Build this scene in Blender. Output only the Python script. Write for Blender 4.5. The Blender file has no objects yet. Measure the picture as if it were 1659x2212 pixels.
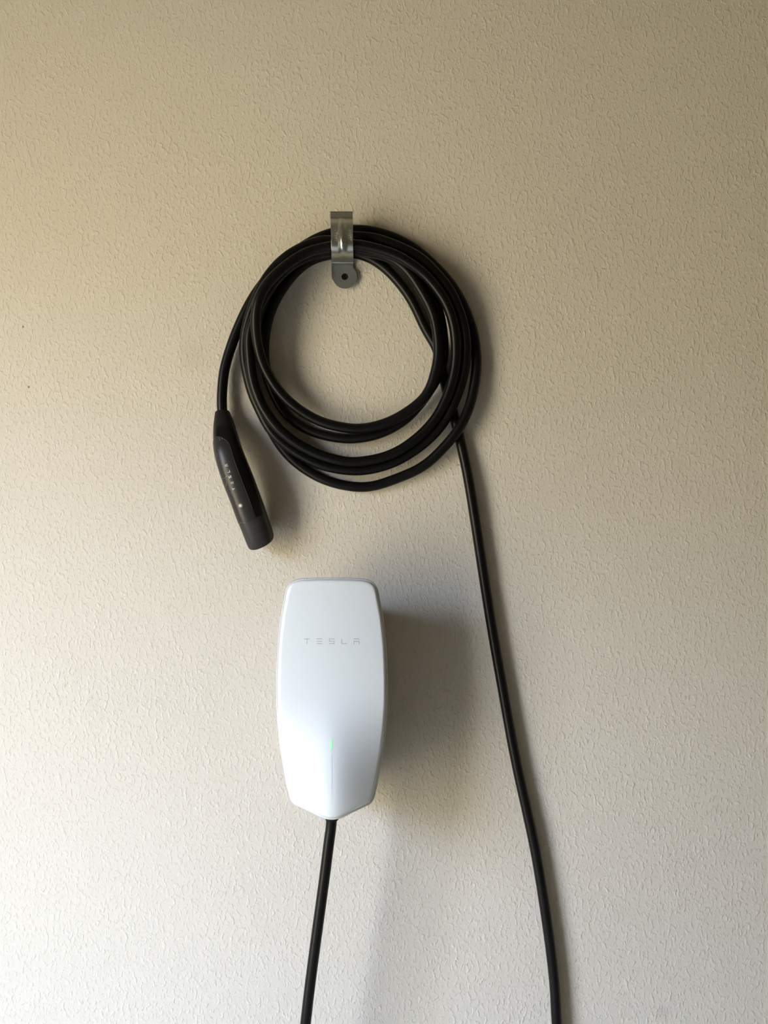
import bpy, bmesh, math
import numpy as np
from mathutils import Vector

# ------------------------------------------------------------------ camera, sky, exposure
F, CX, CY = 1790.0, 829.5, 1106.0        # focal length in pixels of the 1659 x 2212 frame
CAM_D, CAM_Z = 1.37, 1.42                # distance of the lens from the wall, height above the floor
scene = bpy.context.scene
col = scene.collection
cam_data = bpy.data.cameras.new('camera')
cam_data.sensor_fit = 'VERTICAL'
cam_data.sensor_height = 36.0
cam_data.lens = 36.0 * F / 2212.0
cam_data.clip_start = 0.01
cam = bpy.data.objects.new('camera', cam_data)
cam.location = (0, -CAM_D, CAM_Z)
cam.rotation_euler = (math.pi / 2, 0, 0)
col.objects.link(cam)
scene.camera = cam

SKY = (0.74, 0.93, 1.33)
GROUND = (1.0, 0.89, 0.64)
world = bpy.data.worlds.new('daylight')
scene.world = world
world.use_nodes = True
nt = world.node_tree
nt.nodes.clear()
w_out = nt.nodes.new('ShaderNodeOutputWorld')
w_bg = nt.nodes.new('ShaderNodeBackground')
w_tc = nt.nodes.new('ShaderNodeTexCoord')
w_sep = nt.nodes.new('ShaderNodeSeparateXYZ')
w_map = nt.nodes.new('ShaderNodeMapRange')
w_map.inputs['From Min'].default_value = 0.10
w_map.inputs['From Max'].default_value = 0.34
w_mix = nt.nodes.new('ShaderNodeMix')
w_mix.data_type = 'RGBA'
SKY_L, GROUND_L = 35.0, 12.8
w_mix.inputs[6].default_value = tuple(c * GROUND_L for c in GROUND) + (1,)
w_mix.inputs[7].default_value = tuple(c * SKY_L for c in SKY) + (1,)
nt.links.new(w_tc.outputs['Generated'], w_sep.inputs[0])
nt.links.new(w_sep.outputs['Z'], w_map.inputs['Value'])
nt.links.new(w_map.outputs[0], w_mix.inputs[0])
nt.links.new(w_mix.outputs[2], w_bg.inputs['Color'])
nt.links.new(w_bg.outputs[0], w_out.inputs[0])

# the doorway through which the daylight enters (garage side door, beside the wall)
DOOR_X, DOOR_Y0, DOOR_Y1, DOOR_Z = -1.58, -1.85, -0.80, 2.12
portal = bpy.data.lights.new('doorway_daylight', 'AREA')
portal.shape = 'RECTANGLE'
portal.size, portal.size_y = DOOR_Y1 - DOOR_Y0, DOOR_Z
portal.cycles.is_portal = True
po = bpy.data.objects.new('doorway_daylight', portal)
po.location = (DOOR_X - 0.13, (DOOR_Y0 + DOOR_Y1) / 2, DOOR_Z / 2)
po.rotation_euler = Vector((1, 0, 0)).to_track_quat('-Z', 'Z').to_euler()
col.objects.link(po)

vs = scene.view_settings
vs.view_transform = 'Standard'
vs.look = 'None'
vs.exposure = -0.17
vs.gamma = 1.0
vs.use_curve_mapping = False


# ------------------------------------------------------------------ helpers
def P(px, py, d):
    """A point d metres in front of the wall, seen at photo position (px, py)."""
    t = (CAM_D - d) / F
    return Vector(((px - CX) * t, -d, CAM_Z - (py - CY) * t))


def proj(v):
    k = F / (CAM_D + v.y)
    return CX + v.x * k, CY - (v.z - CAM_Z) * k


def mesh(name, verts, faces, mat, parent=None, smooth=True):
    me = bpy.data.meshes.new(name)
    me.from_pydata([tuple(v) for v in verts], [], faces)
    me.update()
    bm = bmesh.new()
    bm.from_mesh(me)
    bmesh.ops.remove_doubles(bm, verts=bm.verts, dist=1e-6)
    bmesh.ops.recalc_face_normals(bm, faces=bm.faces)
    bm.to_mesh(me)
    bm.free()
    if smooth:
        me.polygons.foreach_set('use_smooth', [True] * len(me.polygons))
        me.set_sharp_from_angle(angle=math.radians(38))
    o = bpy.data.objects.new(name, me)
    me.materials.append(mat)
    col.objects.link(o)
    if parent is not None:
        o.parent = parent
        o.matrix_parent_inverse = parent.matrix_world.inverted()
    return o


def empty(name, loc, label, cat):
    o = bpy.data.objects.new(name, None)
    o.location = loc
    o.empty_display_size = 0.05
    col.objects.link(o)
    bpy.context.view_layer.update()
    o['label'] = label
    o['category'] = cat
    return o


def boxes(name, bs, mat, parent=None):
    V, Fc = [], []
    for (x0, x1, y0, y1, z0, z1) in bs:
        n = len(V)
        V += [(x, y, z) for x in (x0, x1) for y in (y0, y1) for z in (z0, z1)]
        Fc += [tuple(n + i for i in q) for q in
               ((0, 1, 3, 2), (4, 6, 7, 5), (0, 4, 5, 1), (2, 3, 7, 6), (0, 2, 6, 4), (1, 5, 7, 3))]
    return mesh(name, V, Fc, mat, parent, smooth=False)


def catmull(pts, n):
    """Centripetal-like resampling of a polyline of tuples: n points per segment."""
    A = np.array(pts, float)
    A = np.vstack([2 * A[0] - A[1], A, 2 * A[-1] - A[-2]])
    out = []
    for i in range(1, len(A) - 2):
        p0, p1, p2, p3 = A[i - 1:i + 3]
        for k in range(n):
            t = k / n
            out.append(0.5 * (2 * p1 + (p2 - p0) * t + (2 * p0 - 5 * p1 + 4 * p2 - p3) * t * t
                              + (3 * p1 - p0 - 3 * p2 + p3) * t ** 3))
    out.append(A[-2])
    return np.array(out)


def tube(name, pts, r, mat, parent=None, sides=16):
    pts = [Vector(p) for p in pts]
    V, Fc = [], []
    n = len(pts)
    up = None
    for i, p in enumerate(pts):
        t = (pts[min(i + 1, n - 1)] - pts[max(i - 1, 0)]).normalized()
        if up is None:
            up = t.orthogonal().normalized()
        up = (up - t * up.dot(t)).normalized()
        b = t.cross(up)
        for k in range(sides):
            a = 2 * math.pi * k / sides
            V.append(p + up * (r * math.cos(a)) + b * (r * math.sin(a)))
    for i in range(n - 1):
        for k in range(sides):
            k2 = (k + 1) % sides
            Fc.append((i * sides + k, i * sides + k2, (i + 1) * sides + k2, (i + 1) * sides + k))
    Fc.append(tuple(range(sides))[::-1])
    Fc.append(tuple((n - 1) * sides + k for k in range(sides)))
    return mesh(name, V, Fc, mat, parent)


def ribbons(strokes, surf, width, lift=0.0003):
    """Flat print: strokes in photo pixels laid on a surface. surf(px, py) -> point, normal."""
    V, Fc = [], []
    for st in strokes:
        w = width
        if isinstance(st[0], float):
            w, st = st[0], st[1:]
        A = [np.array(st[0], float)]
        for q in st[1:]:
            q = np.array(q, float)
            m = max(1, int(np.hypot(*(q - A[-1])) / 2.0))
            a = A[-1]
            A += [a + (q - a) * (k + 1) / m for k in range(m)]
        n0 = len(V)
        for i, a in enumerate(A):
            t = A[min(i + 1, len(A) - 1)] - A[max(i - 1, 0)]
            t = t / (np.hypot(*t) + 1e-9)
            s = np.array((-t[1], t[0])) * w / 2
            for sg in (-1, 1):
                p, nn = surf(*(a + s * sg))
                V.append(p + nn * lift)
            if i:
                k = n0 + 2 * i
                Fc.append((k - 2, k - 1, k + 1, k))
    return V, Fc


# ------------------------------------------------------------------ materials
def principled(name, base, rough=0.5, metal=0.0, coat=0.0, spec=0.5, alpha=None):
    m = bpy.data.materials.new(name)
    m.use_nodes = True
    b = m.node_tree.nodes['Principled BSDF']
    b.inputs['Base Color'].default_value = (*base, 1)
    b.inputs['Roughness'].default_value = rough
    b.inputs['Metallic'].default_value = metal
    b.inputs['Coat Weight'].default_value = coat
    b.inputs['Coat Roughness'].default_value = 0.06
    b.inputs['Specular IOR Level'].default_value = spec
    return m, m.node_tree, b


def noise_bump(nt, b, scale, strength, dist, detail=2.0, vec=None):
    n = nt.nodes.new('ShaderNodeTexNoise')
    n.inputs['Scale'].default_value = scale
    n.inputs['Detail'].default_value = detail
    bp = nt.nodes.new('ShaderNodeBump')
    bp.inputs['Strength'].default_value = strength
    bp.inputs['Distance'].default_value = dist
    if vec is None:
        tc = nt.nodes.new('ShaderNodeTexCoord')
        vec = tc.outputs['Object']
    nt.links.new(vec, n.inputs['Vector'])
    nt.links.new(n.outputs['Fac'], bp.inputs['Height'])
    nt.links.new(bp.outputs[0], b.inputs['Normal'])
    return n, bp


def wall_material():
    m, nt, b = principled('textured_wall_paint', (0.6, 0.5, 0.37), 0.62, spec=0.35)
    L = nt.links.new
    geo = nt.nodes.new('ShaderNodeNewGeometry')
    # knock-down plaster relief: warped noise, valleys flattened, plus a finer grain
    mp = nt.nodes.new('ShaderNodeMapping')
    mp.inputs['Rotation'].default_value = (0, math.radians(24), 0)
    mp.inputs['Scale'].default_value = (1.25, 1.0, 0.8)
    L(geo.outputs['Position'], mp.inputs['Vector'])
    n1 = nt.nodes.new('ShaderNodeTexNoise')
    n1.inputs['Scale'].default_value = 148
    n1.inputs['Detail'].default_value = 1.5
    n1.inputs['Roughness'].default_value = 0.55
    n1.inputs['Distortion'].default_value = 0.35
    L(mp.outputs[0], n1.inputs['Vector'])
    r1 = nt.nodes.new('ShaderNodeMapRange')
    r1.interpolation_type = 'SMOOTHSTEP'
    r1.inputs['From Min'].default_value = 0.47
    r1.inputs['From Max'].default_value = 0.74
    L(n1.outputs['Fac'], r1.inputs['Value'])
    n2 = nt.nodes.new('ShaderNodeTexNoise')
    n2.inputs['Scale'].default_value = 60
    n2.inputs['Detail'].default_value = 2
    L(mp.outputs[0], n2.inputs['Vector'])
    add = nt.nodes.new('ShaderNodeMath')
    add.operation = 'MULTIPLY_ADD'
    add.inputs[1].default_value = 0.6
    L(n2.outputs['Fac'], add.inputs[0])
    L(r1.outputs[0], add.inputs[2])
    bp = nt.nodes.new('ShaderNodeBump')
    bp.inputs['Strength'].default_value = 0.55
    bp.inputs['Distance'].default_value = 0.001
    L(add.outputs[0], bp.inputs['Height'])
    L(bp.outputs[0], b.inputs['Normal'])
    # paint: slight unevenness
    n3 = nt.nodes.new('ShaderNodeTexNoise')
    n3.inputs['Scale'].default_value = 2.4
    n3.inputs['Detail'].default_value = 4
    L(geo.outputs['Position'], n3.inputs['Vector'])
    mx = nt.nodes.new('ShaderNodeMix')
    mx.data_type = 'RGBA'
    mx.inputs[6].default_value = (0.565, 0.525, 0.445, 1)
    mx.inputs[7].default_value = (0.605, 0.56, 0.475, 1)
    L(n3.outputs['Fac'], mx.inputs[0])
    last = mx.outputs[2]
    # specks and smudges of dirt, each with its own place on the wall
    for (px, py, r, soft, amt, c) in ((50, 706, 2.2, .3, .7, (.10, .06, .03)), (62, 836, 2.6, .3, .7, (.12, .08, .05)),
                                      (990, 1004, 2.0, .4, .6, (.10, .08, .05)), (1164, 1198, 1.6, .4, .6, (.1, .08, .05)),
                                      (897, 1408, 2.4, .6, .3, (.12, .1, .08)), (866, 1659, 2.4, .5, .4, (.12, .1, .08)),
                                      (1432, 2188, 14, 1.0, .16, (.2, .2, .2)), (420, 770, 34, 1.0, .12, (.3, .2, .1)),
                                      (1552, 1750, 12, 1., .08, (.2, .2, .2))):
        q = P(px, py, 0)
        dn = nt.nodes.new('ShaderNodeVectorMath')
        dn.operation = 'DISTANCE'
        dn.inputs[1].default_value = q
        L(geo.outputs['Position'], dn.inputs[0])
        mr = nt.nodes.new('ShaderNodeMapRange')
        mr.interpolation_type = 'SMOOTHSTEP'
        rr = r * CAM_D / F
        mr.inputs['From Min'].default_value = rr * (1 - 0.9 * soft)
        mr.inputs['From Max'].default_value = rr * (1 + soft * .6)
        mr.inputs['To Min'].default_value = amt
        mr.inputs['To Max'].default_value = 0
        L(dn.outputs['Value'], mr.inputs['Value'])
        m2 = nt.nodes.new('ShaderNodeMix')
        m2.data_type = 'RGBA'
        m2.inputs[7].default_value = (*c, 1)
        L(mr.outputs[0], m2.inputs[0])
        L(last, m2.inputs[6])
        last = m2.outputs[2]
    L(last, b.inputs['Base Color'])
    return m


M_wall = wall_material()
M_plain, t_, b_ = principled('painted_drywall', (0.24, 0.20, 0.14), 0.7)
noise_bump(t_, b_, 90, 0.4, 0.001)
M_ceil, t_, b_ = principled('ceiling_paint', (0.18, 0.155, 0.12), 0.8)
noise_bump(t_, b_, 70, 0.4, 0.001)
M_floor, t_, b_ = principled('concrete_floor', (0.37, 0.31, 0.22), 0.7)
noise_bump(t_, b_, 25, 0.3, 0.001, 5)
M_trim, t_, b_ = principled('white_trim_paint', (0.6, 0.58, 0.53), 0.4)

M_rubber, t_, b_ = principled('black_cable_rubber', (0.0028, 0.0028, 0.003), 0.36, spec=0.20)
noise_bump(t_, b_, 900, 0.12, 0.0003)
M_strain, t_, b_ = principled('matt_black_rubber', (0.004, 0.005, 0.006), 0.5, spec=0.3)
M_shell, t_, b_ = principled('satin_black_plastic', (0.003, 0.003, 0.004), 0.28, spec=0.30)
M_panel, t_, b_ = principled('satin_charcoal_plastic', (0.014, 0.013, 0.012), 0.40, spec=0.40)
noise_bump(t_, b_, 600, 0.1, 0.0002)
M_nose, t_, b_ = principled('matt_charcoal_plastic', (0.018, 0.018, 0.018), 0.5, spec=0.4)
M_dark, t_, b_ = principled('dark_recess', (0.004, 0.004, 0.004), 0.7, spec=0.2)
M_print, t_, b_ = principled('white_print', (0.55, 0.55, 0.53), 0.5)
M_scuff, t_, b_ = principled('pale_scuff', (0.15, 0.14, 0.125), 0.6)
M_seam, t_, b_ = principled('grey_seam', (0.07, 0.07, 0.075), 0.5)
M_face, t_, b_ = principled('glossy_white_cover', (0.64, 0.68, 0.70), 0.22, coat=0.35)
M_rim, t_, b_ = principled('clear_edge_acrylic', (0.52, 0.55, 0.58), 0.2, coat=0.3)
M_body, t_, b_ = principled('grey_housing_plastic', (0.20, 0.20, 0.21), 0.4)
M_greyprint, t_, b_ = principled('grey_print', (0.36, 0.38, 0.40), 0.4)
M_crease, t_, b_ = principled('fine_grey_line', (0.60, 0.65, 0.68), 0.4)
M_led = bpy.data.materials.new('green_status_light')
M_led.use_nodes = True
b_ = M_led.node_tree.nodes['Principled BSDF']
b_.inputs['Base Color'].default_value = (0.02, 0.05, 0.03, 1)
b_.inputs['Roughness'].default_value = 0.9
b_.inputs['Specular IOR Level'].default_value = 0.0
b_.inputs['Emission Color'].default_value = (0.45, 1.0, 0.60, 1)
b_.inputs['Emission Strength'].default_value = 1.15
M_zinc, t_, b_ = principled('galvanised_steel', (0.43, 0.45, 0.43), 0.32, metal=1.0)
noise_bump(t_, b_, 350, 0.15, 0.0004, 3)
M_washer, t_, b_ = principled('dull_zinc_washer', (0.30, 0.31, 0.31), 0.45, metal=0.9)
noise_bump(t_, b_, 250, 0.15, 0.0004, 3)
M_stamp, t_, b_ = principled('stamped_bright_steel', (0.85, 0.85, 0.82), 0.35, metal=0.6)
M_fibre, t_, b_ = principled('dark_fibre', (0.05, 0.035, 0.02), 0.8)


def structure(o):
    o['kind'] = 'structure'
    return o


# ------------------------------------------------------------------ the garage
X0, X1, Y1, H = DOOR_X, 2.6, -5.0, 2.75
o = structure(boxes('wall_back', [(X0 - .12, X1 + .12, 0, .12, 0, H)], M_wall))
o['label'] = 'beige wall with rough knock-down plaster texture'
structure(boxes('floor', [(X0 - .12, X1 + .12, Y1 - .12, .12, -.1, 0)], M_floor))['label'] = 'bare concrete garage floor'
structure(boxes('ceiling', [(X0 - .12, X1 + .12, Y1 - .12, .12, H, H + .1)], M_ceil))['label'] = 'painted garage ceiling'
structure(boxes('wall_right', [(X1, X1 + .12, Y1, 0, 0, H)], M_plain))['label'] = 'painted garage side wall'
structure(boxes('wall_front', [(X0 - .12, X1 + .12, Y1 - .12, Y1, 0, H)], M_plain))['label'] = 'painted wall facing the charger'
structure(boxes('wall_left', [(X0 - .12, X0, DOOR_Y1, 0, 0, H), (X0 - .12, X0, Y1, DOOR_Y0, 0, H),
                              (X0 - .12, X0, DOOR_Y0, DOOR_Y1, DOOR_Z, H)], M_plain))['label'] = 'painted garage wall with open doorway'
structure(boxes('trim_1', [(X0, X0 + .015, DOOR_Y1, DOOR_Y1 + .07, 0, DOOR_Z + .07), (X0, X0 + .015, DOOR_Y0 - .07, DOOR_Y0, 0, DOOR_Z + .07),
                           (X0, X0 + .015, DOOR_Y0, DOOR_Y1, DOOR_Z, DOOR_Z + .07)], M_trim))['label'] = 'white casing around the open doorway'

# ------------------------------------------------------------------ wall charger
CXC = 717.0
half = [(1249.3, 62), (1251.2, 74), (1254.8, 84), (1260, 91.5), (1267, 96.8), (1277, 100.5), (1300, 105), (1337, 111.5), (1385, 116.8), (1443, 120),
        (1500, 120.6), (1550, 118.8), (1610, 113), (1660, 105), (1695, 98.5), (1715, 94), (1727, 90), (1737, 82.5), (1747.5, 61.5),
        (1757, 41.5), (1763.5, 29), (1768, 18), (1770.3, 9)]
right = [(CXC + 30, 1248)] + [(CXC + w, y) for y, w in half] + [(CXC, 1771)]
left = [(2 * CXC - x, y) for x, y in right[:-1]][::-1]
outline = catmull([(CXC, 1247.8)] + right + left + [(CXC, 1247.8)], 6)[:-1]
OC = np.array((CXC, 1500.0))


def smooth01(a, b, x):
    t = min(1, max(0, (x - a) / (b - a)))
    return t * t * (3 - 2 * t)


hy = np.array([h[0] for h in half])
hw = np.array([h[1] for h in half])


def face_depth(px, py):
    w = 121.0
    u = (px - CXC) / w
    up = smooth01(1700, 1250, py)
    base = 0.128 + 0.012 * math.sin(math.pi * min(1, max(0, (py - 1240) / 560.0)))
    bow = 0.006 * (1 - u * u)                                # gentle crown across the cover
    s = smooth01(1470, 1720, py)
    ridge = 0.036 * s * (1.0 - math.sqrt(u * u * (1 + 0.25 * abs(u)) + 0.055) / 1.0)
    return base + bow + ridge


def face_surf(px, py):
    p = P(px, py, face_depth(px, py))
    a = P(px + 1, py, face_depth(px + 1, py)) - p
    b = P(px, py + 1, face_depth(px, py + 1)) - p
    n = a.cross(b).normalized()
    if n.y > 0:
        n = -n
    return p, n


def loft(rings, mat, name, parent, cap0=False, cap1=False):
    V, Fc = [], []
    m = len(rings[0])
    for r in rings:
        V += r
    for i in range(len(rings) - 1):
        for k in range(m):
            k2 = (k + 1) % m
            Fc.append((i * m + k, i * m + k2, (i + 1) * m + k2, (i + 1) * m + k))
    if cap0:
        Fc.append(tuple(range(m)))
    if cap1:
        Fc.append(tuple((len(rings) - 1) * m + k for k in range(m)))
    return mesh(name, V, Fc, mat, parent)


def ring(scale, drop, inset=0.0, flat=None):
    """Outline ring scaled about the cover's centre, inset px, dropped back by drop metres."""
    out = []
    n = len(outline)
    for i, q in enumerate(outline):
        t = outline[(i + 1) % n] - outline[i - 1]
        t = t / np.hypot(*t)
        nrm = np.array((-t[1], t[0]))                        # inward for clockwise order
        if np.dot(nrm, OC - q) < 0:
            nrm = -nrm
        a = OC + (q + nrm * inset - OC) * scale
        d = face_depth(*a) - drop if flat is None else flat
        out.append(P(a[0], a[1], d))
    return out


charger = empty('wall_charger', P(CXC, 1500, 0.0), 'glossy white car charging station with a pointed lower end mounted on the wall', 'charger')
IN = 3.8
rings = [ring(s, 0, IN + 5.0) for s in (0.02, 0.06, .12, .18, .24, .30, .36, .42, .48, .54, .60, .66, .72, .78, .84, .89, .93, .96, .98, 1.0)]
rings += [ring(1, 0.0004, IN + 3.4), ring(1, 0.0012, IN + 1.8), ring(1, 0.0026, IN + .6), ring(1, 0.0045, IN), ring(1, 0.012, IN + .3)]
loft(rings, M_face, 'front_cover', charger, cap0=True)
o = loft([ring(1, 0.0040, IN + .2), ring(1, 0.0040, 1.2), ring(1, 0.0050, 0.2), ring(1, 0.0075, 0.0), ring(1, 0.013, 0.8), ring(1, 0.016, 6)],
         M_rim, 'cover_rim', charger)
o['label'] = 'thin clear grey edge around the white cover'
body_rings = [ring(1, 0.015, 5.5), ring(1, 0.022, 9)]
for sc, d in ((.90, .085), (.86, .06), (.82, .035), (.80, .010), (.80, -0.002)):
    body_rings.append(ring(sc, 0, 4, flat=d))
loft(body_rings, M_body, 'housing', charger, cap1=True)


collar = []
for d_r, py in ((14.5, 1752), (14.5, 1769.3), (13.2, 1770.8), (11.0, 1770.9)):
    c_ = P(CXC, py, .107)
    k_ = d_r * (CAM_D - .107) / F
    collar.append([c_ + Vector((k_ * math.cos(2 * math.pi * k / 32), k_ * math.sin(2 * math.pi * k / 32), 0)) for k in range(32)])
loft(collar, M_dark, 'cable_gland', charger)['label'] = 'dark collar where the cable leaves the charger'


def letters(x0, y0, w, h, step):
    """Strokes of the word on the cover, letter by letter, in (px, py)."""
    out = []
    for i in range(5):
        a, b = x0 + i * step, x0 + i * step + w
        m, t, c, u = (a + b) / 2, y0, y0 + h / 2, y0 + h
        if i == 0:
            out += [[(a, t), (b, t)], [(m, t), (m, u)]]
        if i == 1:
            out += [[(a, t), (b, t)], [(a, c), (b, c)], [(a, u), (b, u)]]
        if i == 2:
            out += [[(b, t), (a, t)], [(a + .8, t), (a + .8, c)], [(a, c), (b, c)], [(b - .8, c), (b - .8, u)], [(b, u), (a, u)]]
        if i == 3:
            out += [[(a + .8, t), (a + .8, u)], [(a, u), (b, u)]]
        if i == 4:
            out += [[(a, t), (b, t)], [(a, c), (b, c)], [(a + .8, c), (a + .8, u + .8)], [(b - .8, c), (b - .8, u + .8)]]
    return out


V, Fc = ribbons(letters(657, 1380.2, 12.2, 10.2, 26.8), face_surf, 1.7)
o = mesh('lettering', V, Fc, M_greyprint, charger)
o['label'] = 'pale grey printed lettering'
V, Fc = ribbons([[(716.6, 1632), (717.4, 1725)]], face_surf, 0.7, 0.0002)
o = mesh('crease_line', V, Fc, M_crease, charger)
o['label'] = 'fine vertical crease line below the light'
V, Fc = [], []
for k in range(20):
    a = 2 * math.pi * k / 20
    p, nn = face_surf(716 + 2.6 * math.cos(a), 1609 + 13.5 * math.sin(a))
    V.append(p + nn * 0.0003)
p, nn = face_surf(716, 1609)
V.append(p + nn * 0.0011)
Fc = [(k, (k + 1) % 20, 20) for k in range(20)]
o = mesh('status_light', V, Fc, M_led, charger)
o['label'] = 'small green glowing status light'

# ------------------------------------------------------------------ charging cable
DM = .009
path = [  # px, py, distance of the centre from the wall (m)
    (717, 1758, .108), (716.5, 1775, .106), (713, 1800, .104), (701, 1895, .104), (686, 2005, .102), (672, 2110, .100), (660, 2212, .098),
    (645, 2370, .086), (650, 2540, .086), (735, 2690, .084), (890, 2760, .076), (1050, 2720, .060), (1165, 2600, .040), (1215, 2430, .020),
    (1216, 2320, .012), (1203, 2212, .013), (1197, 2120, .013), (1183, 2005, .013), (1156, 1837, .013), (1114, 1642, .013), (1081, 1462, .013),
    (1056, 1317, .013), (1022.5, 1100, .013), (1006, 1006, .013), (992, 945, .010), (982, 904, .009), (961, 828, .009),
    (943.6, 753, .009), (924, 720, .009), (901, 671, .009), (880, 634, .010), (858, 606, .011), (829, 577, .012), (793, 555, .014), (765, 548, .015),
    # first turn (inner, against the wall)
    (740, 547, .015), (716, 551, .014), (687, 556, .012), (656, 573, .011), (625, 603, .010), (604, 634, .010), (588, 664, .010), (578, 697, .010),
    (572, 729, .010), (571, 760, .010), (573, 790, .010), (578, 813, .010), (586, 836, .010), (604, 873, .011), (625, 900, .012), (656, 923, .013),
    (694, 938, .014), (730, 945, .014), (760, 947, .014), (799, 942, .015), (837, 929, .016), (876, 905, .017), (905, 875, .018), (925, 847, .020),
    (943, 817, .022), (954, 789, .024), (958, 757, .026), (955, 710, .026), (944, 663, .024), (925, 627, .022), (898, 594, .021), (870, 571, .021),
    (838, 553, .021), (800, 541, .022), (765, 536, .024),
    # second turn
    (740, 539, .026), (716, 543, .026), (690, 546, .027), (650, 561, .028), (613, 587, .028), (588, 616, .028), (566, 651, .028), (551, 685, .028), (541, 714, .028),
    (538, 740, .027), (540, 769, .026), (543, 804, .025), (553, 844, .024), (570, 883, .023), (596, 919, .022), (626, 947, .022), (667, 972, .022),
    (708, 988, .022), (755, 998, .022), (783, 996, .022), (825, 988.5, .022), (869, 969, .023), (911.5, 936.5, .025), (944, 898.5, .028), (968, 850, .031),
    (980.5, 804, .034), (985, 761, .036), (980, 703, .038), (963, 654, .040), (943, 624, .041), (917, 593, .042), (889, 572, .043), (855, 551, .044),
    (824, 541, .045), (790, 532, .046), (765, 529, .047),
    # third turn (in front on the door side)
    (740, 529, .048), (716, 533, .048), (675, 541, .047), (638, 559.6, .046), (611, 580, .046), (583, 607, .046), (564, 637, .046), (554, 673, .046),
    (553.5, 719, .043), (560, 757, .039), (566, 780, .036), (577, 803, .034), (595, 834, .031), (625.5, 868, .028), (666, 897, .026), (706, 915, .025),
    (750, 924, .025), (771, 926, .025), (804, 922, .026), (847, 908, .029), (890, 882, .033), (919, 855, .036), (933, 827, .038), (942, 794, .040),
    (947, 762, .041), (941.6, 704, .040), (930.6, 667, .039), (914, 635, .038), (892.5, 601, .037), (876, 581, .036), (848, 560, .035), (800, 545, .034), (765, 538, .034),
    # fourth turn
    (740, 528, .034), (716, 520, .034), (690, 522, .033), (655, 534, .031), (618, 556, .029), (585, 589, .026), (560, 630, .023), (543, 672, .020), (533, 705, .019), (528, 740, .018),
    (529, 777, .017), (536, 814, .016), (547, 853.5, .015), (566, 894, .014), (583, 926, .013), (611, 955, .012), (639, 976, .012), (676, 996, .012),
    (712, 1009, .012), (755, 1015.5, .012), (780, 1016, .012), (819, 1009, .012), (858, 995, .013), (898, 971, .014), (933, 942, .016), (960, 909, .018),
    (980, 871, .020), (994, 835, .022), (1002.5, 800, .024), (1007, 757, .026), (1003, 710, .028), (990, 667, .031), (970, 625, .033), (943, 592, .035), (911, 560, .037),
    (878, 541, .039), (836, 523, .040), (803, 514, .040), (765, 511, .038),
    # fifth turn (widest)
    (740, 513, .026), (715, 519, .014), (680, 532, .010), (640, 557, .009), (605, 587, .009), (577, 619, .009), (557, 651, .009), (544, 686, .009), (537, 720, .009), (537, 760, .009),
    (541, 800, .009), (553, 850, .009), (568, 890, .009), (584, 926, .009), (599, 951, .009), (621, 981, .009), (658, 1012.5, .009), (695, 1033, .009), (730, 1045, .009),
    (780, 1052, .009), (820, 1046, .009), (859, 1032.5, .010), (898, 1016, .012), (928, 996, .016), (957, 968, .021), (987, 932, .024), (1007, 895, .022), (1018, 863, .019), (1026, 821, .016),
    (1029, 779, .014), (1024, 729, .013), (1013, 690, .013), (995, 648, .013), (968, 607, .013), (938, 574, .013), (908, 547, .013), (878, 527, .013), (849, 513, .013),
    (819, 503.5, .013), (790, 498, .013), (762, 497, .013),
    # last piece, down to the plug
    (740, 499, .018), (716, 504.5, .020), (686, 515, .019), (649, 537, .017), (612, 565, .015), (584, 594, .013), (557, 628, .012), (536, 663, .011), (520, 696, .010), (504, 735, .011),
    (494, 766, .012), (486, 794, .013), (481, 832, .014), (479.5, 865, .015), (480, 890, .017), (482, 905, .020)]
R_CABLE = 0.0083
C = catmull(path, 8)
# even spacing
seg = np.r_[0, np.cumsum(np.hypot(np.diff(C[:, 0]), np.diff(C[:, 1])))]
N = int(seg[-1] / 8.5)
s_new = np.linspace(0, seg[-1], N)
C = np.stack([np.interp(s_new, seg, C[:, k]) for k in range(3)], 1)
for it in range(80):                                         # even out small kinks without shrinking the turns
    for lam in (0.5, -0.52):
        lap = np.zeros_like(C)
        lap[1:-1] = 0.5 * (C[:-2] + C[2:]) - C[1:-1]
        C[:, :2] += lam * lap[:, :2]
hint = C[:, 2].copy()
# let overlapping turns push each other apart along the depth, keeping their order
idx = np.arange(N)
far = np.abs(idx[:, None] - idx[None, :]) > 14
sgn = np.sign(hint[:, None] - hint[None, :])
free = (C[:, 1] < 1040) & (idx > N * 0.2)
for it in range(70):
    t = (CAM_D - C[:, 2]) / F
    X, Z = (C[:, 0] - CX) * t, (C[:, 1] - CY) * t
    d2 = (X[:, None] - X[None, :]) ** 2 + (Z[:, None] - Z[None, :]) ** 2
    need = np.sqrt(np.maximum(0, (2 * R_CABLE * 0.97) ** 2 - d2))
    gap = (C[:, 2][:, None] - C[:, 2][None, :]) * sgn
    push = np.where(far & (need > gap) & (need > 0), (need - gap), 0.0)
    mv = (push * sgn)
    lo = mv.min(1)
    hi = mv.max(1)
    C[:, 2] += 0.30 * np.where(free, lo + hi, 0)
    sm = C[:, 2].copy()
    for w in range(4):
        sm[1:-1] = 0.25 * sm[:-2] + 0.5 * sm[1:-1] + 0.25 * sm[2:]
    C[:, 2] = np.where(free, sm, C[:, 2])
    C[:, 2] = np.clip(C[:, 2], R_CABLE + 0.0006, 0.12)
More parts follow.
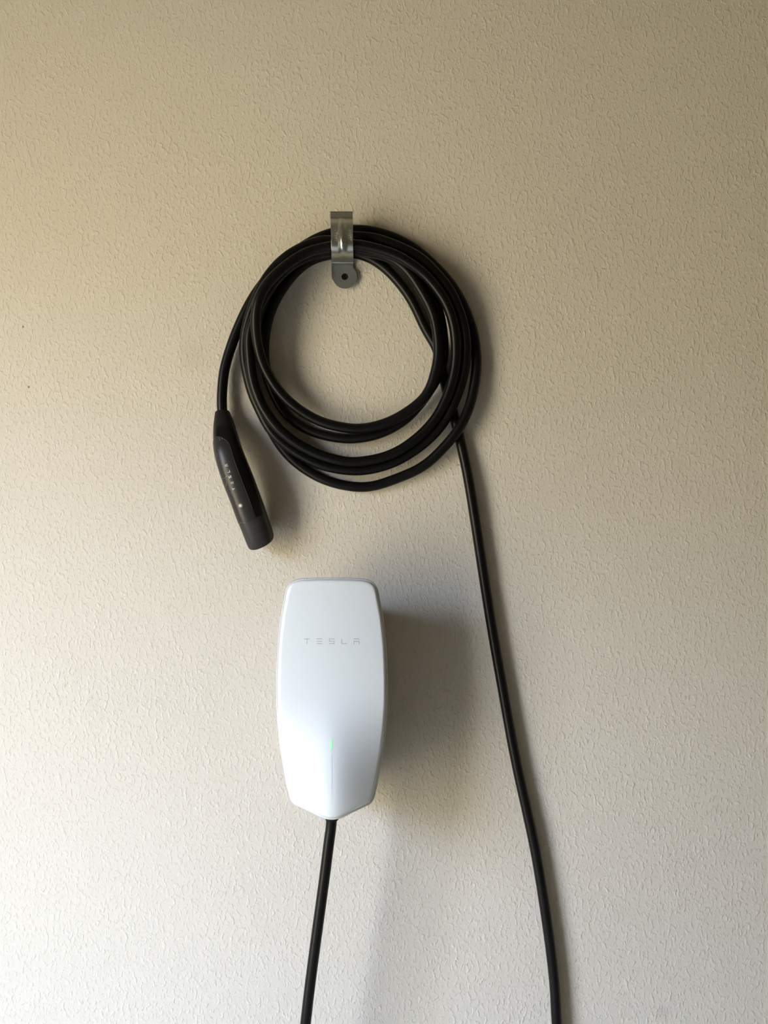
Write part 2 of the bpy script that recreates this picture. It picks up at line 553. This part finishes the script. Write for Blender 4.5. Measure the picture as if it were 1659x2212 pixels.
# the turns on the door side hang a little clear of each other
lw = np.array([smooth01(690, 580, x) * smooth01(1000, 900, y) for x, y in C[:, :2]])
C[:, 2] += np.where(free, lw * np.maximum(0, C[:, 2] - 0.0095) * 0.15, 0)
print('cable depth max', C[free, 2].max())
cable_root = empty('charging_cable', P(830, 760, 0.02), 'black rubber charging cable coiled on the hook with a plug at its end', 'cable')
tube('cable', [P(*c) for c in C], R_CABLE, M_rubber, cable_root, 18)

# plug handle: left and right edges of the outline in the photo, centre depth, half thickness
Z6 = lambda q: (430 + q[0] / 6.505, 870 + q[1] / 6.505)
stations = [((228, 150), (430, 125), .018, .0120), ((208, 330), (503, 310), .026, .0165), ((203, 470), (546, 440), .034, .0195), ((215, 650), (581, 560), .041, .0215),
            ((240, 790), (625, 690), .047, .0228), ((300, 1000), (693, 862), .050, .0232), ((370, 1200), (768, 1050), .050, .0235), ((450, 1400), (839, 1240), .048, .0235),
            ((530, 1620), (915, 1445), .044, .0235), ((600, 1800), (975, 1625), .038, .0232), ((655, 1945), (1026, 1770), .031, .0228), ((684, 2012), (1047, 1846), .026, .0222)]
rows = []
for (l, r, d, b) in stations:
    l, r = Z6(l), Z6(r)
    rows.append((*l, *r, d, b))
NS = 6
ST = catmull(rows, NS)
cen = [(P(r[0], r[1], r[4]) + P(r[2], r[3], r[4])) / 2 for r in ST]
side = [(P(r[2], r[3], r[4]) - P(r[0], r[1], r[4])) / 2 for r in ST]


def plug(s, th, off=0.0):
    """Point on the plug: s in stations, th in radians (0 faces the viewer, negative towards the door)."""
    f = min(max(s * NS, 0), len(ST) - 1.001)
    i = int(f)
    k = f - i
    c = cen[i].lerp(cen[i + 1], k)
    sd = side[i].lerp(side[i + 1], k)
    a = sd.length
    sx = sd.normalized()
    t = (cen[i + 1] - cen[max(i - 1, 0)]).normalized()
    sx0 = (sx - t * sx.dot(t) * 0.0).normalized()
    n = t.cross(sx0)
    if n.y > 0:
        n = -n
    n.normalize()
    b = ST[i][5] * (1 - k) + ST[i + 1][5] * k
    e = 2 / 2.35
    cs, sn = math.cos(th), math.sin(th)
    u = math.copysign(abs(sn) ** e, sn)
    v = math.copysign(abs(cs) ** e, cs)
    return c + sx0 * (a + off) * u + n * (b + off) * v


def plug_rings(s0, s1, n, off=0.0, m=40):
    return [[plug(s0 + (s1 - s0) * i / n, 2 * math.pi * k / m - math.pi, off) for k in range(m)] for i in range(n + 1)]


SMAX = len(stations) - 1
handle = loft(plug_rings(1.55, 8.35, 46), M_shell, 'plug_handle', cable_root)
handle['label'] = 'black moulded plastic plug handle'
loft([[p.lerp(cen[0], .55) for p in plug_rings(0, 0, 1)[0]]] + [[p.lerp(cen[0], .12) for p in plug_rings(0, 0, 1)[0]]] + plug_rings(0.04, 1.55, 14), M_strain, 'strain_relief', handle)
tip = plug_rings(8.35, SMAX, 20)
tipc = cen[-1]
axis = (cen[-1] - cen[-4]).normalized()
tip.append([p.lerp(tipc, .03) + axis * 0.0012 for p in tip[-1]])
tip.append([p.lerp(tipc, .10) + axis * 0.0014 for p in tip[-3]])
tip.append([p.lerp(tipc, .16) + axis * 0.0010 for p in tip[-4]])
nose = loft(tip, M_nose, 'plug_nose', handle)
inner = [[p.lerp(tipc, .16) + axis * 0.0010 for p in plug_rings(SMAX, SMAX, 1)[0]], [p.lerp(tipc, .2) - axis * 0.02 for p in plug_rings(SMAX, SMAX, 1)[0]]]
loft(inner, M_dark, 'socket', handle, cap1=True)

# smooth charcoal panel let into the handle
TH1 = math.asin(0.33 ** (2.35 / 2))
V, Fc = [], []
n_s, n_t = 60, 22
edge = []
for i in range(n_s + 1):
    s = 2.5 + (8.33 - 2.5) * i / n_s
    a = min(1, (s - 2.5) / 1.5)
    g = math.sqrt(max(0, 1 - (1 - a) ** 2))
    t0, t1 = -0.75 + (-1.9 + 0.75) * g, -0.55 + (TH1 + 0.55) * g
    for k in range(n_t + 1):
        V.append(plug(s, t0 + (t1 - t0) * k / n_t, 0.0005))
    edge.append((s, t1))
for i in range(n_s):
    for k in range(n_t):
        q = i * (n_t + 1) + k
        Fc.append((q, q + 1, q + n_t + 2, q + n_t + 1))
o = mesh('grip_panel', V, Fc, M_panel, handle)
o['label'] = 'charcoal inlaid panel with scuffed edge'
tube('seam', [plug(s, t, 0.0005) for s, t in edge[:int(n_s * .93)]], 0.00022, M_seam, handle, 6)

# look-up of the plug's front surface by photo position
grid = []
for i in range(0, 180):
    for k in range(-44, 45):
        s, th = 1.0 + (SMAX - 1.0) * i / 179, k / 44 * 1.5
        grid.append((*proj(plug(s, th, 0.0005)), s, th))
grid = np.array(grid)


def plug_surf(px, py):
    j = np.argsort((grid[:, 0] - px) ** 2 + (grid[:, 1] - py) ** 2)[:6]
    w = 1 / (0.05 + (grid[j, 0] - px) ** 2 + (grid[j, 1] - py) ** 2)
    s, th = (grid[j, 2] * w).sum() / w.sum(), (grid[j, 3] * w).sum() / w.sum()
    p = plug(s, th, 0.0006)
    a, b = plug(s + .05, th, 0.0006) - p, plug(s, th + .04, 0.0006) - p
    n = a.cross(b).normalized()
    if n.y > 0:
        n = -n
    t = (CAM_D + p.y) / F                                   # sit exactly on the asked line of sight
    return Vector(((px - CX) * t, p.y, CAM_Z - (py - CY) * t)), n


axis_px = np.array((0.245, 0.97))
lets = []
cs = {0: (490, 1209), 1: (467, 1125), 2: (437, 1042), 3: (416, 966), 4: (386, 880)}
for i, c in cs.items():
    c = np.array(Z6(c))
    rd = np.array((-0.30, -0.954))                          # reading direction: up along the handle
    upv = np.array((-0.954, 0.30))
    L0 = letters(0, 0, 5.4, 5.0, 0)
    one = {0: L0[0:2], 1: L0[2:5], 2: L0[5:10], 3: L0[10:12], 4: L0[12:16]}[i]
    for st in one:
        lets.append([tuple(c + rd * (x - 2.7) * .95 - upv * (y - 2.5) * .95) for x, y in st])
V, Fc = ribbons(lets, plug_surf, 0.95, 0.0004)
o = mesh('lettering', V, Fc, M_print, handle)
o['label'] = 'small white lettering running up the handle'


def disc(c, r0, r1, lift, mat, name, parent, n=24):
    V, Fc = [], []
    for k in range(n):
        a = 2 * math.pi * k / n
        for r in (r0, r1):
            p, nn = plug_surf(c[0] + r * math.cos(a), c[1] + r * math.sin(a))
            V.append(p + nn * lift)
    for k in range(n):
        q, q2 = 2 * k, 2 * ((k + 1) % n)
        Fc.append((q, q2, q2 + 1, q + 1))
    if r0 < .3:
        pass
    return mesh(name, V, Fc, mat, parent)


bc = Z6((581, 1445))
btn = disc(bc, 0.01, 5.0, 0.0004, M_scuff, 'release_button', handle)
btn['label'] = 'round button with a white dot'
disc(bc, 0.01, 2.7, 0.0007, M_print, 'button_dot', handle)
sc = [[0.9, (368, 968), (384, 1010), (386, 1045), (352, 1066), (318, 1060)], [1.1, (384, 1030), (410, 1030)], [0.8, (378, 1070), (386, 1110), (388, 1150), (366, 1180)],
      [1.0, (286, 500), (296, 530)], [0.8, (325, 490), (328, 512)], [0.7, (550, 1690), (650, 1688)], [0.6, (586, 1672), (590, 1690)],
      [0.6, (238, 730), (252, 718), (268, 712)], [0.5, (248, 770), (254, 735)], [0.5, (265, 650), (268, 668)], [0.7, (424, 1217), (437, 1217)], [0.6, (300, 715), (306, 722)]]
V, Fc = ribbons([[s[0]] + [Z6(q) for q in s[1:]] for s in sc], plug_surf, 1.0, 0.00045)
o = mesh('scuff_marks', V, Fc, M_scuff, handle)
o['kind'] = 'stuff'
o['label'] = 'pale scratches on the handle'

# ------------------------------------------------------------------ metal strap hook with its washer
hook = empty('cable_hook', P(741, 597, 0.0), 'galvanised steel pipe strap with a round washer holding the coiled cable', 'hook')
prof = catmull([(457, .0415), (464, .0420), (470, .0428), (471.5, .0445), (475, .0495), (482, .0570), (492, .0635), (506, .0685), (520, .0695), (534, .067), (546, .060), (555, .049), (560, .036),
                (563.5, .018), (565, .0075), (567, .0045), (573, .0035), (585, .0035), (597, .0035)], 5)
prof = [tuple(p) for p in prof]
for k in range(1, 9):                                        # rounded lower end
    prof.append((597 + 14 * k / 8, .0035))
V, Fc = [], []
us = [-1, -.98, -.9, -.75, -.55, -.42, -.34, -.26, -.17, -.08, 0, .08, .17, .26, .34, .42, .55, .75, .9, .98, 1]
for (py, d) in prof:
    cxp = 737.8 + (py - 457) * 0.018
    w = 24.2 - (0.5 if py > 500 else 0)
    if py > 597:
        w = 24.2 * math.sqrt(max(0.02, 1 - ((py - 597) / 15.5) ** 2 * .75))
    rib = smooth01(466, 474, py) * smooth01(560, 535, py)
    for u in us:
        uc = u - 0.02
        bump = rib * 0.0050 * (1 - (abs(uc) / .36) ** 1.5) if abs(uc) < .36 else 0
        lipdrop = 0
        V.append(P(cxp + u * w, py, d + bump))
m = len(us)
for i in range(len(prof) - 1):
    for k in range(m - 1):
        Fc.append((i * m + k, i * m + k + 1, (i + 1) * m + k + 1, (i + 1) * m + k))
strap = mesh('strap', V, Fc, M_zinc, hook)
sol = strap.modifiers.new('thickness', 'SOLIDIFY')
sol.thickness = 0.0013
sol.offset = 0


def strap_surf(px, py):
    ys = [p[0] for p in prof]
    d = float(np.interp(py, ys, [p[1] for p in prof]))
    return P(px, py, d + 0.0008), Vector((0, -1, 0))


q8 = lambda a: [(660 + x / 8.295, 430 + y / 8.295) for x, y in a]
marks = [q8(a) for a in ([(520, 560), (548, 552)], [(540, 610), (575, 590)], [(545, 600), (560, 640), (575, 600)], [(520, 655), (575, 665)], [(548, 640), (555, 690)],
                         [(525, 700), (560, 690), (575, 715)], [(530, 745), (548, 740)], [(560, 760), (578, 735), (548, 700)], [(572, 570), (574, 640)],
                         [(775, 550), (795, 575), (825, 548)], [(785, 600), (825, 590)], [(775, 630), (800, 620), (825, 650)], [(778, 650), (820, 660), (800, 690)],
                         [(785, 700), (825, 690)], [(800, 720), (828, 750)], [(815, 660), (825, 740)])]
V, Fc = ribbons(marks, strap_surf, 0.9, 0.0004)
o = mesh('stamped_marks', V, Fc, M_stamp, hook)
o['label'] = 'bright stamped characters beside the rib'
WC, WR = (745, 597.6), 26.0


def wring(r, d):
    return [P(WC[0] + r * math.cos(2 * math.pi * k / 48), WC[1] + r * math.sin(2 * math.pi * k / 48), d) for k in range(48)]


o = loft([wring(WR, .0042), wring(WR, .0074), wring(7.2, .0074), wring(7.0, .0045)], M_washer, 'washer', hook)
o['label'] = 'flat round grey washer'
loft([wring(7.0, .0030), wring(7.0, .0056), wring(5.2, .0060), wring(2.6, .0060), wring(2.2, .0045)], M_dark, 'screw', hook, cap0=True, cap1=True)['label'] = 'dark screw in the washer hole'
fb = [(766, 570, .008), (767.5, 575, .010), (768, 581, .008), (772, 583, .009), (776, 584.5, .010), (776.5, 588, .009), (774, 594, .007)]
tube('fibre', [P(*q) for q in catmull(fb, 4)], 0.00045, M_fibre, hook, 6)
